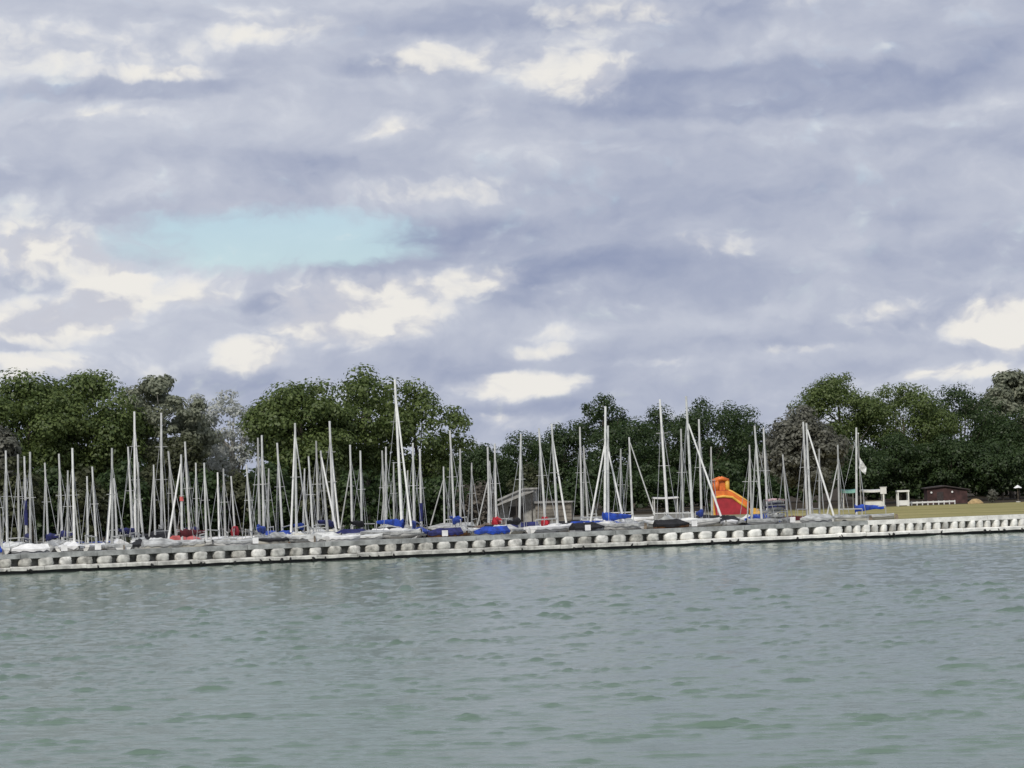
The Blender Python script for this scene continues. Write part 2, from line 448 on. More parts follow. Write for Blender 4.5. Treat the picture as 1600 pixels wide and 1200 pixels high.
def make_jetty():
    rng = random.Random(5)
    root = thing('jetty', 'long concrete jetty on rounded stone piers along the water', 'jetty', (JA.x, JA.y, 0), math.atan2(JD.y, JD.x))
    Ltot = (JB - JA).length
    # local frame: x along the jetty, -y towards the water
    x = -30.0
    while x < Ltot + 30:
        L = 5.2 + rng.uniform(-.3, .3)
        z = 1.30 + rng.uniform(-.012, .012); y = -.06 + rng.uniform(-.02, .02)
        white = x > on_len(1330)
        b = MB(); b.box((x + .015, y, .98), (x + L - .015, 1.1, z))
        b.build('deck_slab', M_CONC_L if white else M_CONC_D, root)
        x += L
    x = -30.0
    while x < Ltot + 30:
        L = 2.6 + rng.uniform(-.5, .6)
        z = .46 + rng.uniform(-.03, .03); y = -.30 + rng.uniform(-.03, .03)
        b = MB()
        n = 4
        secs = []
        for k in range(n + 1):
            xx = x + .012 + (L - .024) * k / n
            j = rng.uniform(-.02, .02); jz = rng.uniform(-.02, .02)
            secs.append([(xx, y + j, .205 + jz), (xx, y + j, z - .07), (xx, y + .10 + j, z + jz), (xx, 1.0, z + jz + .02), (xx, 1.0, .205)])
        b.loft(secs, closed=True, caps=True)
        b.build('footing', M_CONC_L if x > on_len(1010) else M_CONC, root)
        x += L
    b = MB(); b.box((-30, -.12, -1.2), (Ltot + 30, 1.0, .202)); b.build('waterline_wall', M_WET_SHADE, root)
    b = MB(); b.box((-30, .62, .44), (Ltot + 30, 1.05, .978)); b.build('back_wall', M_BACK, root)
    # rounded piers, in a few shapes
    def pier_mesh(seed):
        r_ = random.Random(seed); b = MB(); secs = []
        N = 8; rings = 6
        sq = r_.uniform(4.0, 7.0)
        for k in range(rings + 1):
            z = k / rings
            bulge = (1 - abs(2 * z - 1) ** r_.uniform(3.5, 5)) * .2 + .80
            ring = []
            for i in range(N * 2):
                a = 2 * PI * i / (N * 2)
                ca, sa = math.cos(a), math.sin(a)
                rr = 1 / (abs(ca) ** sq + abs(sa) ** sq) ** (1 / sq)
                j = 1 + r_.uniform(-.07, .07)
                ring.append((ca * rr * bulge * j * .5, sa * rr * bulge * j * .5, z))
            secs.append(ring)
        b.loft(secs, closed=True, caps=True)
        return b.mesh('pier', M_CONC, smooth=True)
    piers = [pier_mesh(s) for s in range(7)]
    px = 6.0
    xs = []
    t0 = on_len(6)
    step = on_len(37.5) - t0
    t = t0 - step * 12
    while t < on_len(1312): xs.append((t, .92, False)); t += step * rng.uniform(.97, 1.03)
    step2 = (on_len(1600) - on_len(1324)) / 20.2
    t = on_len(1326)
    while t < Ltot + 12: xs.append((t, .47, True)); t += step2 * rng.uniform(.96, 1.04)
    for t, w, white in xs:
        white2 = white or t > on_len(1010)
        o = obj('pier', rng.choice(piers), root, rng.choice((M_CONC_L, M_CONC_L, M_CONC)) if white2 else rng.choice((M_CONC, M_CONC, M_CONC_M, M_CONC_D2)),
                loc=(t + rng.uniform(-.04, .04), .20 + rng.uniform(-.05, .05), .43),
                rot=(rng.uniform(-.04, .04), rng.uniform(-.05, .05), rng.choice((0, PI)) + rng.uniform(-.12, .12)),
                scale=(w * rng.uniform(.84, 1.1), .66, .565))
    # rubbing blocks and weed at the foot
    for _ in range(46):
        t = rng.uniform(-2, Ltot + 2)
        b = MB(); w = rng.uniform(.05, .13); h = rng.uniform(.10, .24)
        b.tube([(t, -.33, .13), (t + rng.uniform(-.05, .05), -.36, .13 + h * .5), (t + rng.uniform(-.1, .1), -.31, .13 + h)], [w, w * .9, w * .5], 5)
        b.build('rubbing_block', M_WET_SHADE, root)
    return root

def on_len(px):
    """distance along the jetty of pixel column px"""
    D = jdepth(px)
    p = on(px, D, .7)
    # refine: intersect column with the jetty front
    for _ in range(4):
        q = (p - JA).dot(JD)
        D = (JA + JD * q).y
        p = on(px, D, .7)
    return (p - JA).dot(JD)
make_jetty()
def jetty_depth(px):
    return (JA + JD * on_len(px)).y

# ------------------------------------------------------------------ trees
def leaf_mesh(name, pos, nrm, size, rng, material, aspect=.6):
    n = len(pos)
    t = rng.normal(size=(n, 3)); t -= nrm * (t * nrm).sum(1, keepdims=True)
    t /= np.linalg.norm(t, axis=1, keepdims=True) + 1e-9
    b = np.cross(nrm, t)
    s = size[:, None]
    v = np.empty((n, 4, 3), np.float32)
    v[:, 0] = pos - t * s; v[:, 1] = pos + b * s * aspect; v[:, 2] = pos + t * s; v[:, 3] = pos - b * s * aspect
    me = grid_mesh(name, v.reshape(-1, 3), np.arange(n * 4))
    me.materials.append(material)
    return me

def crown_points(rng, w, d, h, nclump, per, clump_r, hollow=.35, gaps=0., top=.62):
    """leaf positions in clumps spread through an egg-shaped volume: base at z=0, height h, half widths w, d"""
    cs = []
    while len(cs) < nclump:
        u = rng.normal(size=3); u /= np.linalg.norm(u)
        r = rng.uniform(hollow, 1) ** .6
        z = .5 + .5 * u[2] * r
        prof = math.sin(min(1, z / top) * PI / 2) ** .6 if z < top else math.cos((z - top) / (1 - top) * PI / 2) ** .46
        a = math.atan2(u[1], u[0]); rr = math.hypot(u[0], u[1]) * r
        rr = min(1, rr * 1.12)
        cs.append((math.cos(a) * rr * w * prof, math.sin(a) * rr * d * prof, z * h))
    cs = np.array(cs)
    cr = clump_r * rng.uniform(.55, 1.35, nclump)
    if gaps:
        k = rng.random(nclump) > gaps * .5
        cs, cr = cs[k], cr[k] * (1 - .25 * gaps)
    cnt = np.maximum(8, (per * (cr / clump_r) ** 2).astype(int))
    idx = np.repeat(np.arange(len(cs)), cnt)
    n = len(idx)
    u = rng.normal(size=(n, 3)); u /= np.linalg.norm(u, axis=1, keepdims=True)
    rad = cr[idx] * rng.random(n) ** .42
    pos = cs[idx] + u * rad[:, None] * np.array([1.15, 1.15, .72])
    nrm = u * 1.1 + np.array([0, 0, .5]) + rng.normal(size=(n, 3)) * .28
    nrm /= np.linalg.norm(nrm, axis=1, keepdims=True)
    return pos, nrm, cs

def tree(label, px, top_py, half_px, D, kind='green', seed=0, bot=None, nclump=80, per=240, clump_r=1.5, leaf=.18,
         gaps=0., hollow=.3, bark=None, depth=None, name='tree', cat='tree', group=None, top=.62, bare=False, trunk_r=None):
    """bot: pixel row of the crown's lower edge"""
    rng = np.random.default_rng(seed + 100)
    base = on(px, D, GZ)
    zt = at(px, top_py, D).z
    zb = at(px, bot, D).z if bot else GZ + .25 * (zt - GZ)
    zb = max(zb, GZ + .1)
    w = half_px / FPX * D
    d = depth or w * .9
    H = zt - GZ
    root = thing(name, label, cat, base, 0, group)
    h = zt - zb
    pos, nrm, cs = crown_points(rng, w - clump_r * .5, d, h - clump_r * .55, nclump, per, clump_r, hollow, gaps, top)
    pos[:, 2] += zb - GZ
    cs = cs + np.array([0, 0, zb - GZ])
    pos[:, 2] = np.maximum(pos[:, 2], .05)
    size = leaf * rng.uniform(.6, 1.3, len(pos))
    obj('crown', leaf_mesh('crown', pos, nrm, size, rng, LEAF[kind]), root)
    # trunk and limbs
    r0 = trunk_r or max(.08, H * .018)
    b = MB()
    lean = rng.normal(0, .03, 2)
    zc = (zb - GZ) + h * .55
    P0 = [Vector((lean[0] * z + .12 * math.sin(z * .7 + seed), lean[1] * z, z)) for z in np.linspace(-.3, zc, 7)]
    b.tube(P0, list(np.linspace(r0 * 1.25, r0 * .45, 7)), 7)
    order = rng.permutation(len(cs))[:min(len(cs), 26 if bare else 11)]
    for i in order:
        c = Vector(cs[i])
        s = P0[int(rng.integers(2, 6))]
        if c.z < s.z: s = P0[2]
        m_ = s.lerp(c, .5) + Vector((0, 0, -.06 * (c - s).length)) + Vector(rng.normal(0, .15, 3))
        b.tube([s, m_, c], [r0 * .42, r0 * .26, r0 * .09], 5, cap=False)
    b.build('trunk', bark or M_BARK, root, smooth=True)
    return root

TG = 'trees along the shore'
TREES = [
    # left group
    dict(label='round dark green tree at the left edge of the picture, behind the masts', px=46, top_py=572, half_px=108, D=268, kind='green', seed=1, bot=775, nclump=125),
    dict(label='tall dark green tree with the highest crown of the left group', px=150, top_py=563, half_px=102, D=272, kind='green', seed=2, bot=775, nclump=135),
    dict(label='small grey-leaved willow low at the left edge of the picture', px=-2, top_py=655, half_px=36, D=250, kind='willow', seed=3, bot=760, nclump=40, clump_r=1.0, leaf=.22),
    dict(label='loose grey-green poplar right of the dark left trees', px=262, top_py=568, half_px=84, D=276, kind='pale', seed=4, bot=760, nclump=100, gaps=.4, clump_r=1.15, leaf=.22, bark=M_PALEBARK),
    dict(label='olive-green tree half hidden below the loose grey-green poplar', px=280, top_py=668, half_px=44, D=264, kind='olive', seed=5, bot=780, nclump=45, clump_r=1.2),
    dict(label='sparse silver-white poplar in the gap between the two big left crowns', px=364, top_py=602, half_px=58, D=282, kind='silver', seed=6, bot=765, nclump=90, per=95, gaps=.6, clump_r=1.0, leaf=.19, bark=M_PALEBARK, bare=True),
    dict(label='slim silver poplar leaning against the loose grey-green poplar', px=318, top_py=608, half_px=40, D=286, kind='silver', seed=7, bot=740, nclump=55, per=100, gaps=.5, clump_r=.95, leaf=.19, bark=M_PALEBARK, bare=True),
    dict(label='big dense round green tree left of the tallest mast', px=480, top_py=577, half_px=90, D=262, kind='green', seed=8, bot=765, nclump=130),
    dict(label='broad open green tree with sky gaps behind the tallest mast', px=576, top_py=571, half_px=92, D=268, kind='green', seed=9, bot=745, nclump=125, gaps=.35, clump_r=1.25, per=150, hollow=.3),
    dict(label='green tree sloping down to the right of the tallest mast', px=656, top_py=586, half_px=86, D=270, kind='green', seed=10, bot=780, nclump=120, gaps=.3, clump_r=1.25, per=150, top=.55, hollow=.2),
    # middle
    dict(label='low dark tree in the dip right of the big left crowns', px=752, top_py=686, half_px=44, D=420, kind='dark', seed=11, bot=775, nclump=45, clump_r=1.5),
    dict(label='dark rounded tree behind the grey shed roof', px=822, top_py=664, half_px=56, D=430, kind='dark', seed=12, bot=780, nclump=60, clump_r=1.6),
    dict(label='dark tree just left of the flat-topped pine-like crown', px=884, top_py=652, half_px=42, D=425, kind='dark', seed=13, bot=780, nclump=48, clump_r=1.6),
    dict(label='flat-topped tree with light gaps under its crown, middle of the picture', px=948, top_py=613, half_px=54, D=400, kind='dark', seed=14, bot=700, nclump=40, clump_r=1.5, gaps=.35, top=.72),
    dict(label='dark green tree filling in below the flat-topped crown', px=990, top_py=640, half_px=62, D=392, kind='dark', seed=15, bot=775, nclump=60, clump_r=1.6),
    dict(label='dark green tree between the flat-topped crown and the rounded one', px=1046, top_py=622, half_px=60, D=405, kind='dark', seed=16, bot=775, nclump=60, clump_r=1.6),
    dict(label='rounded dark green tree above the inflatable slide', px=1112, top_py=609, half_px=80, D=400, kind='dark', seed=17, bot=775, nclump=85, clump_r=1.7),
    dict(label='dark tree in the notch between the rounded tree and the grey willow', px=1172, top_py=634, half_px=38, D=410, kind='dark', seed=18, bot=775, nclump=45, clump_r=1.5),
    # right
    dict(label='large grey-olive willow right of the inflatable slide', px=1258, top_py=628, half_px=70, D=340, kind='willow', seed=19, bot=772, nclump=85, clump_r=1.4, leaf=.24, top=.5),
    dict(label='tall green tree with a knob-shaped top behind the grey-olive willow', px=1312, top_py=566, half_px=76, D=395, kind='green', seed=20, bot=720, nclump=90, clump_r=1.7, top=.55),
    dict(label='broad green tree right of the knob-topped one', px=1412, top_py=586, half_px=98, D=398, kind='green', seed=21, bot=740, nclump=100, clump_r=1.8),
    dict(label='dark green tree before the right-hand loose crown', px=1505, top_py=598, half_px=84, D=402, kind='dark', seed=22, bot=745, nclump=85, clump_r=1.8),
    dict(label='pale loose-crowned tree at the right edge of the picture', px=1582, top_py=570, half_px=74, D=410, kind='pale', seed=23, bot=745, nclump=100, gaps=.3, clump_r=1.4, leaf=.3),
    dict(label='dark tree low at the right edge under the pale loose crown', px=1592, top_py=628, half_px=66, D=396, kind='dark', seed=24, bot=765, nclump=75, clump_r=1.7),
    dict(label='low dark round tree in front, right of the flag pole', px=1405, top_py=668, half_px=62, D=388, kind='dark', seed=25, bot=765, nclump=65, clump_r=1.5, name='shrub'),
    dict(label='low dark green tree in front, above the reddish shed', px=1490, top_py=672, half_px=58, D=387, kind='dark', seed=26, bot=768, nclump=60, clump_r=1.5, name='shrub'),
    dict(label='low dark green tree in front at the right edge above the meadow', px=1566, top_py=680, half_px=56, D=386, kind='dark', seed=27, bot=768, nclump=60, clump_r=1.5, name='shrub'),
    dict(label='dark tree filling in between willow and flag pole', px=1340, top_py=690, half_px=46, D=378, kind='dark', seed=28, bot=770, nclump=48, clump_r=1.4, name='shrub'),
]
for t in TREES:
    nm = t.pop('name', None)
    tree(group=TG, **t, name='tree')

# undergrowth behind the yard: bushes one can tell apart
BUSH = [
    (18, 705, 52, 246, 'olive'), (86, 712, 44, 250, 'dark'), (138, 720, 40, 248, 'olive'), (196, 700, 46, 252, 'dark'), (250, 715, 44, 256, 'olive'),
    (318, 722, 44, 255, 'dark'), (372, 728, 40, 258, 'olive'), (430, 712, 44, 254, 'dark'), (500, 720, 48, 256, 'olive'), (562, 722, 40, 256, 'dark'),
    (622, 728, 44, 258, 'dark'), (682, 735, 42, 262, 'dark'), (726, 748, 30, 268, 'brown'), (752, 752, 26, 300, 'brown'), (832, 722, 40, 380, 'olive'),
    (900, 735, 44, 372, 'dark'), (975, 728, 48, 374, 'dark'), (1050, 725, 46, 372, 'dark'), (1120, 700, 46, 370, 'dark'), (1186, 722, 40, 366, 'dark'),
]
WORD = {'olive': 'olive-brown', 'dark': 'dark green', 'brown': 'grey-brown'}
ORD = ['first', 'second', 'third', 'fourth', 'fifth', 'sixth', 'seventh', 'eighth', 'ninth', 'tenth', 'eleventh', 'twelfth', 'thirteenth', 'fourteenth',
       'fifteenth', 'sixteenth', 'seventeenth', 'eighteenth', 'nineteenth', 'twentieth']
for i, (px, ty, hw, D, k) in enumerate(BUSH):
    tree(f'{WORD[k]} bush behind the masts, {ORD[i]} bush from the left edge', px, ty, hw, D, k, seed=200 + i, bot=960,
         nclump=44, per=80, clump_r=1.0, leaf=.24, name='bush', cat='bush', group='bushes behind the boat yard', top=.6, hollow=.2, trunk_r=.06)

def woodland():
    """the far wood that closes the view under the crowns; it reads as one mass"""
    rng = np.random.default_rng(77)
    pos = []; nr = []
    for k in range(190):
        x = rng.uniform(-110, 130); D = 450 + rng.uniform(-12, 25); h = rng.uniform(6, 10)
        if x < -14: D -= 150
        p, n, _ = crown_points(rng, 3.2, 3.0, h, 14, 60, 1.7, .2)
        pos.append(p + np.array([x, D, GZ])); nr.append(n)
    pos = np.concatenate(pos); nr = np.concatenate(nr)
    o = obj('far_woodland', leaf_mesh('far_woodland', pos, nr, .42 * rng.uniform(.7, 1.3, len(pos)), rng, LEAF['dark']))
    tag(o, 'dark wood far behind the boat yard and meadow', 'wood', kind='stuff')
woodland()

# ------------------------------------------------------------------ boats
def hull_mesh(kind):
    """unit hull: x -0.5 stern .. 0.5 bow, half beam 0.5, keel z=0, sheer about z=1"""
    b = MB(); N = 11; secs = []
    for i in range(N):
        s = i / (N - 1)
        if kind == 'dinghy':
            hb = .5 * (.78 + .22 * math.sin(min(1, s / .45) * PI / 2)) if s < .45 else .5 * max(.03, math.cos((s - .45) / .55 * PI / 2) ** .75)
            kz = .10 - .10 * math.sin(min(1, s / .4) * PI / 2) if s < .4 else .62 * ((s - .4) / .6) ** 2.4
        elif kind == 'yacht':
            hb = .5 * (.66 + .34 * math.sin(min(1, s / .5) * PI / 2)) if s < .5 else .5 * max(.02, math.cos((s - .5) / .5 * PI / 2) ** .8)
            kz = .32 * (1 - s / .45) ** 1.5 if s < .45 else .75 * ((s - .45) / .55) ** 2.0
        else:                               # catamaran float
            hb = .5 * (.6 + .4 * math.sin(min(1, s / .4) * PI / 2)) if s < .6 else .5 * max(.05, math.cos((s - .6) / .4 * PI / 2) ** .6)
            kz = .25 * (1 - s / .35) ** 1.6 if s < .35 else .55 * max(0, (s - .6) / .4) ** 2.2
        sh = .93 + .10 * (2 * s - .8) ** 2
        sec = []
        for q in range(9):
            a = (q / 8 - .5) * 2
            u = math.sin(abs(a) * PI / 2) ** .75 * (1 if a > 0 else -1)
            z = kz + (sh - kz) * abs(a) ** 1.9
            sec.append((s - .5 + (.0 if i < N - 1 else .0), hb * u, z))
        secs.append(sec)
    b.loft(secs)
    b.add(secs[0], [tuple(range(8, -1, -1))])
    return b.mesh('hull', HULL['white'], smooth=True)

def deck_mesh(kind):
    b = MB(); N = 11; rows = []
    for i in range(N):
        s = i / (N - 1)
        hb = .5 * (.76 + .22 * math.sin(min(1, s / .45) * PI / 2)) if s < .45 else .5 * max(.02, math.cos((s - .45) / .55 * PI / 2) ** .75)
        sh = .93 + .10 * (2 * s - .8) ** 2
        inner = hb * (.62 if .08 < s < .58 else .0)
        dz = -.42 if .08 < s < .58 else .05
        rows.append([(s - .5, -hb, sh), (s - .5, -max(inner, hb * .5), sh + .02), (s - .5, -inner * .96, sh + dz), (s - .5, inner * .96, sh + dz), (s - .5, max(inner, hb * .5), sh + .02), (s - .5, hb, sh)])
    b.loft(rows)
    if kind == 'yacht':
        secs = []
        for s, w, h in ((.50, .26, .02), (.505, .25, .34), (.60, .23, .40), (.70, .17, .30), (.74, .13, .06)):
            secs.append([(s - .5, -w, .9), (s - .5, -w * .92, .95 + h * .8), (s - .5, -w * .6, .95 + h), (s - .5, w * .6, .95 + h), (s - .5, w * .92, .95 + h * .8), (s - .5, w, .9)])
        b.loft(secs, closed=True, caps=True)
    return b.mesh('deck', HULL['white'], smooth=False)

def strake_mesh():
    b = MB()
    for sg in (-1, 1):
        pts = []
        for i in range(11):
            s = i / 10
            hb = .5 * (.78 + .22 * math.sin(min(1, s / .45) * PI / 2)) if s < .45 else .5 * max(.03, math.cos((s - .45) / .55 * PI / 2) ** .75)
            pts.append((s - .5, sg * (hb + .012), .93 + .10 * (2 * s - .8) ** 2 - .01))
        b.loft([[(x, y, z - .05), (x, y + sg * .02, z), (x, y, z + .05)] for x, y, z in pts])
    return b.mesh('rubbing_strake', M_WOOD)

def tent_mesh(seed):
    """cover over the boom: ridge from mast to stern, hem below the gunwale"""
    r_ = random.Random(seed); b = MB(); N = 12; secs = []
    for i in range(N):
        s = i / (N - 1)
        hb = .5 * (.80 + .24 * math.sin(min(1, s / .45) * PI / 2)) if s < .45 else .5 * max(.07, 1.04 * math.cos((s - .45) / .55 * PI / 2) ** .75)
        sh = .93 + .10 * (2 * s - .8) ** 2
        ridge = sh + (.62 + .18 * s if s < .66 else .74 * max(.02, 1 - (s - .66) / .34)) * (1 + r_.uniform(-.07, .07))
        hem = r_.uniform(.12, .42)
        sag = r_.uniform(.12, .2)
        row = []
        for k, f in ((-3, 0), (-2, 0), (-1, .5), (0, 1), (1, .5), (2, 0), (3, 0)):
            if abs(k) == 3: row.append((s - .5, (hb + .01) * (1 if k > 0 else -1), sh - hem * r_.uniform(.7, 1.1)))
            elif abs(k) == 2: row.append((s - .5, (hb + .02) * (1 if k > 0 else -1), sh + .03))
            elif abs(k) == 1: row.append((s - .5, hb * .52 * (1 if k > 0 else -1), sh + (ridge - sh) * (.5 - sag * .6) + r_.uniform(-.03, .03)))
            else: row.append((s - .5, r_.uniform(-.02, .02), ridge))
        secs.append(row)
    b.loft(secs); b.add(secs[0], [(6, 5, 4, 3, 2, 1, 0)])
    return b.mesh('boat_cover', COVER['grey'], smooth=False)

def flat_cover_mesh(seed):
    r_ = random.Random(seed); b = MB(); N = 12; secs = []
    for i in range(N):
        s = i / (N - 1)
        hb = .5 * (.80 + .24 * math.sin(min(1, s / .45) * PI / 2)) if s < .45 else .5 * max(.06, 1.04 * math.cos((s - .45) / .55 * PI / 2) ** .75)
        sh = .93 + .10 * (2 * s - .8) ** 2
        cam_ = .16 + r_.uniform(-.05, .08)
        hem = r_.uniform(.15, .35)
        secs.append([(s - .5, -hb - .01, sh - hem), (s - .5, -hb - .02, sh + .03), (s - .5, -hb * .5, sh + cam_ * .7), (s - .5, 0, sh + cam_), (s - .5, hb * .5, sh + cam_ * .7), (s - .5, hb + .02, sh + .03), (s - .5, hb + .01, sh - hem)])
    b.loft(secs); b.add(secs[0], [(6, 5, 4, 3, 2, 1, 0)])
    return b.mesh('boat_cover', COVER['grey'], smooth=False)

def boom_cover_mesh(seed):
    """sail bundled on the boom under canvas: fat at the mast (x=0), thin aft (x=-1)"""
    r_ = random.Random(seed); b = MB(); secs = []
    for i in range(9):
        s = i / 8
        w = (1 - .62 * s) * r_.uniform(.85, 1.15); hz = (1.35 - .8 * s) * r_.uniform(.85, 1.15)
        dz = r_.uniform(-.2, .15)
        sec = []
        for k in range(8):
            a = 2 * PI * k / 8
            sec.append((-s, math.cos(a) * w * r_.uniform(.85, 1.1), math.sin(a) * hz * r_.uniform(.85, 1.1) - (.5 * hz if math.sin(a) < -.5 else 0) + dz))
        secs.append(sec)
    b.loft(secs, closed=True, caps=True)
    return b.mesh('boom_cover', COVER['blue'], smooth=True)

def wheel_mesh():
    b = MB(); b.tube([(0, -.5, 0), (0, -.35, 0), (0, .35, 0), (0, .5, 0)], [.82, 1, 1, .82], 12)
    return b.mesh('wheel', M_TYRE, smooth=False)

def trailer_mesh():
    b = MB()
    b.box((-.30, -.06, .0), (.62, -.02, .5)); b.box((-.30, .02, .0), (.62, .06, .5))
    b.box((-.06, -.42, .05), (-.02, .42, .45)); b.box((.26, -.3, .2), (.30, .3, .6)); b.box((-.30, -.34, .2), (-.27, .34, .6))
    return b.mesh('trailer', M_STEEL)

def rudder_mesh():
    b = MB(); b.prism([(0, .1), (-.06, 1.05), (-.22, 1.05), (-.30, .5), (-.24, -.25), (-.08, -.25)], -.02, .02)
    return b.mesh('rudder', M_WOOD)

ME_HULL = {k: hull_mesh(k) for k in ('dinghy', 'yacht', 'float')}
ME_DECK = {k: deck_mesh(k) for k in ('dinghy', 'yacht')}
ME_STRAKE = strake_mesh()
ME_TENT = [tent_mesh(s) for s in range(5)]
ME_FLAT = [flat_cover_mesh(s) for s in range(4)]
ME_BOOMC = [boom_cover_mesh(s) for s in range(6)]
ME_WHEEL = wheel_mesh(); ME_TRAIL = trailer_mesh(); ME_RUD = rudder_mesh()
ME_BALL = None

PLACED = []
def obb(cx, cy, th, hl, hw):
    c, s = math.cos(th), math.sin(th)
    return (cx, cy, (c, s), (-s, c), hl, hw)
def hit(a, b):
    dx, dy = b[0] - a[0], b[1] - a[1]
    for ax in (a[2], a[3], b[2], b[3]):
        ra = a[4] * abs(a[2][0] * ax[0] + a[2][1] * ax[1]) + a[5] * abs(a[3][0] * ax[0] + a[3][1] * ax[1])
        rb = b[4] * abs(b[2][0] * ax[0] + b[2][1] * ax[1]) + b[5] * abs(b[3][0] * ax[0] + b[3][1] * ax[1])
        if abs(dx * ax[0] + dy * ax[1]) > ra + rb: return False
    return True

BOAT_GROUP = 'sailing boats laid up on land behind the jetty'
def boat(e, label):
    rng = random.Random(int(e['x1'] * 7 + e['y1']))
    x0, y0, x1, y1 = e['x0'], e['y0'], e['x1'], e['y1']        # mast head, mast foot in the photograph
    kind = e.get('kind', 'dinghy')
    D0 = max(2.55 * FPX / max(20, y1 - horizon(x1)), jetty_depth(x1) + 3.0)
    D0 = min(D0, jetty_depth(x1) + 34)
    if 'D' in e: D0 = e['D']
    best = None
    for k in range(120):
        D = D0 + (k + 1) // 2 * .5 * (1 if k % 2 else -1)
        ht = at(x0, y0, D).z - GZ - .75
        if kind == 'cat': L = min(6.0, max(4.6, ht * .62)); beam = 2.3
        elif kind == 'yacht': L = min(6.8, max(4.8, ht * .60)); beam = L * .30
        else: L = min(6.0, max(3.7, ht * .66)); beam = L * .33
        reach = .33 * L
        st = e.get('stays', [])
        fx = st[0][0] if st else None
        if 'head' in e: th = R(e['head'])
        elif fx is not None:
            dx = (on(fx, D, GZ + .8).x - on(x1, D, GZ + .8).x) / reach
            sgn = -1 if rng.random() < .5 else 1
            th = (-1 if int(x1) % 2 else 1) * math.acos(max(-.97, min(.97, dx)))
        else: th = (-1 if int(x1 * 3) % 3 else 1) * R(62 + (int(x1 * 13) % 50))
        foot = on(x1, D, GZ)
        hx, hy = math.cos(th), math.sin(th)
        c = foot - Vector((hx, hy, 0)) * (.14 * L)
        o = obb(c.x, c.y, th, L * .5 + .12, beam * .5 + .08)
        # keep off the jetty
        ext = abs(Vector((hx, hy, 0)).dot(JN)) * (L * .42) + abs(Vector((-hy, hx, 0)).dot(JN)) * beam * .5
        dist = -(c - JA).dot(JN)
        if dist - ext < 1.2: continue
        if any(hit(o, q) for q in PLACED): continue
        best = (D, ht, L, beam, th, c, foot); PLACED.append(o); break
    if best is None: return None
    D, ht, L, beam, th, c, foot = best
    root = thing('sailing_boat' if kind != 'cat' else 'catamaran', label, 'sailboat' if kind != 'cat' else 'catamaran', (c.x, c.y, GZ), th, BOAT_GROUP)
    inv = Matrix.Rotation(-th, 3, 'Z')
    loc = lambda p: inv @ (Vector(p) - Vector((c.x, c.y, GZ)))
    zk = .28 if kind != 'cat' else .22
    dep = {'dinghy': .37 + .03 * L, 'yacht': .40 + .045 * L, 'cat': .42}[kind]
    hm = HULL[e.get('hull', 'white')]
    deckz = zk + dep
    if kind == 'cat':
        for sg in (-1, 1):
            obj('hull', ME_HULL['float'], root, hm, loc=(0, sg * beam * .43, zk), scale=(L, .42, dep))
        for xx in (.12 * L, -.30 * L):
            rod('crossbeam', (xx, -beam * .43, zk + dep * .92), (xx, beam * .43, zk + dep * .92), .06, M_ALU2, root)
        b = MB(); b.box((-.30 * L, -beam * .40, zk + dep * .93), (.12 * L, beam * .40, zk + dep * .96)); b.build('trampoline', COVER['black'], root)
        deckz = zk + dep * .98
        for sg in (-1, 1):
            obj('rudder', ME_RUD, root, M_ALU2, loc=(-.5 * L, sg * beam * .43, zk + .1), scale=(.8, .8, .55))
    else:
        h = obj('hull', ME_HULL[kind], root, hm, loc=(0, 0, zk), scale=(L, beam, dep))
        st_ = obj('rubbing_strake', ME_STRAKE, h, M_WOOD if rng.random() < .5 else COVER['navy'])
        obj('deck', ME_DECK[kind], root, hm if rng.random() < .7 else HULL['cream'], loc=(0, 0, zk), scale=(L, beam, dep))
        obj('rudder', ME_RUD, root, hm if rng.random() < .5 else M_WOOD, loc=(-.5 * L - .02, 0, zk + .05), scale=(1, 1.2, dep * .9))
    # trailer
    tl = obj('trailer', ME_TRAIL, root, M_STEEL, loc=(0, 0, .20), scale=(L, beam, .3))
    for sg in (-1, 1):
        wl = obj('wheel', ME_WHEEL, root, M_TYRE, loc=(-.04 * L, sg * beam * .46, .27), scale=(.27, .16, .27))
    # mast
    top = loc(at(x0, y0, D)); ft = loc(foot); ft.z = deckz + .02
    tall = ht > 8.2
    mr = .108 if tall else (.094 if ht > 6 else .08)
    mm = {'a': M_ALU, 'd': M_ALU2, 'w': M_ALUW}[e.get('mast', 'a')]
    ms = rod('mast', ft, top, mr, mm, root, ROD_T)
    up = top - ft
    lateral = Vector((0, 1, 0))
    if ht > 5:
        for f in ((.45, .72) if tall else (.52,)):
            p = ft + up * f
            s_ = rod('spreader', p - lateral * beam * .27, p + lateral * beam * .27, .022, M_ALU2, root)
    for sg in (-1, 1):
        a = (-.02 * L if kind != 'cat' else .04 * L, sg * beam * .46, deckz - .03)
        rod('shroud', a, ft + up * .86, .02, M_WIRE, root, WIRE)
    # forestays: plain wire or furled headsail
    if not st:
        rod('forestay', (.46 * L, 0, deckz), ft + up * .9, .02, M_WIRE, root, WIRE)
    for s in st:
        fx, fy, sk = s[:3]
        f = s[3] if len(s) > 3 else .93
        p1 = ft + up * f
        q = loc(on(fx, D, GZ + deckz + .1))
        if len(st) > 1 and s is not st[0] or True:
            lim = .52 * L
            q.x = max(-lim, min(lim, q.x)); q.y = max(-beam * .5, min(beam * .5, q.y)) if s is not st[0] else max(-.3, min(.3, q.y))
            q.z = deckz + .04
        if sk == 'w':
            rod('forestay', q, p1, .018, M_WIRE, root, WIRE)
        else:
            col = {'s': M_SAILW, 'g': M_ALU2, 'a': M_ALU, 'b': COVER['blue'], 'n': COVER['navy']}[sk]
            fj = rod('furled_jib', q + (p1 - q) * .03, q + (p1 - q) * .97, .078 if sk == 's' else .058, col, root, ROD_T)
    # boom and covers
    gz = deckz + .55
    cv = e.get('cover', ('flat', 'grey'))
    ck, cc = cv
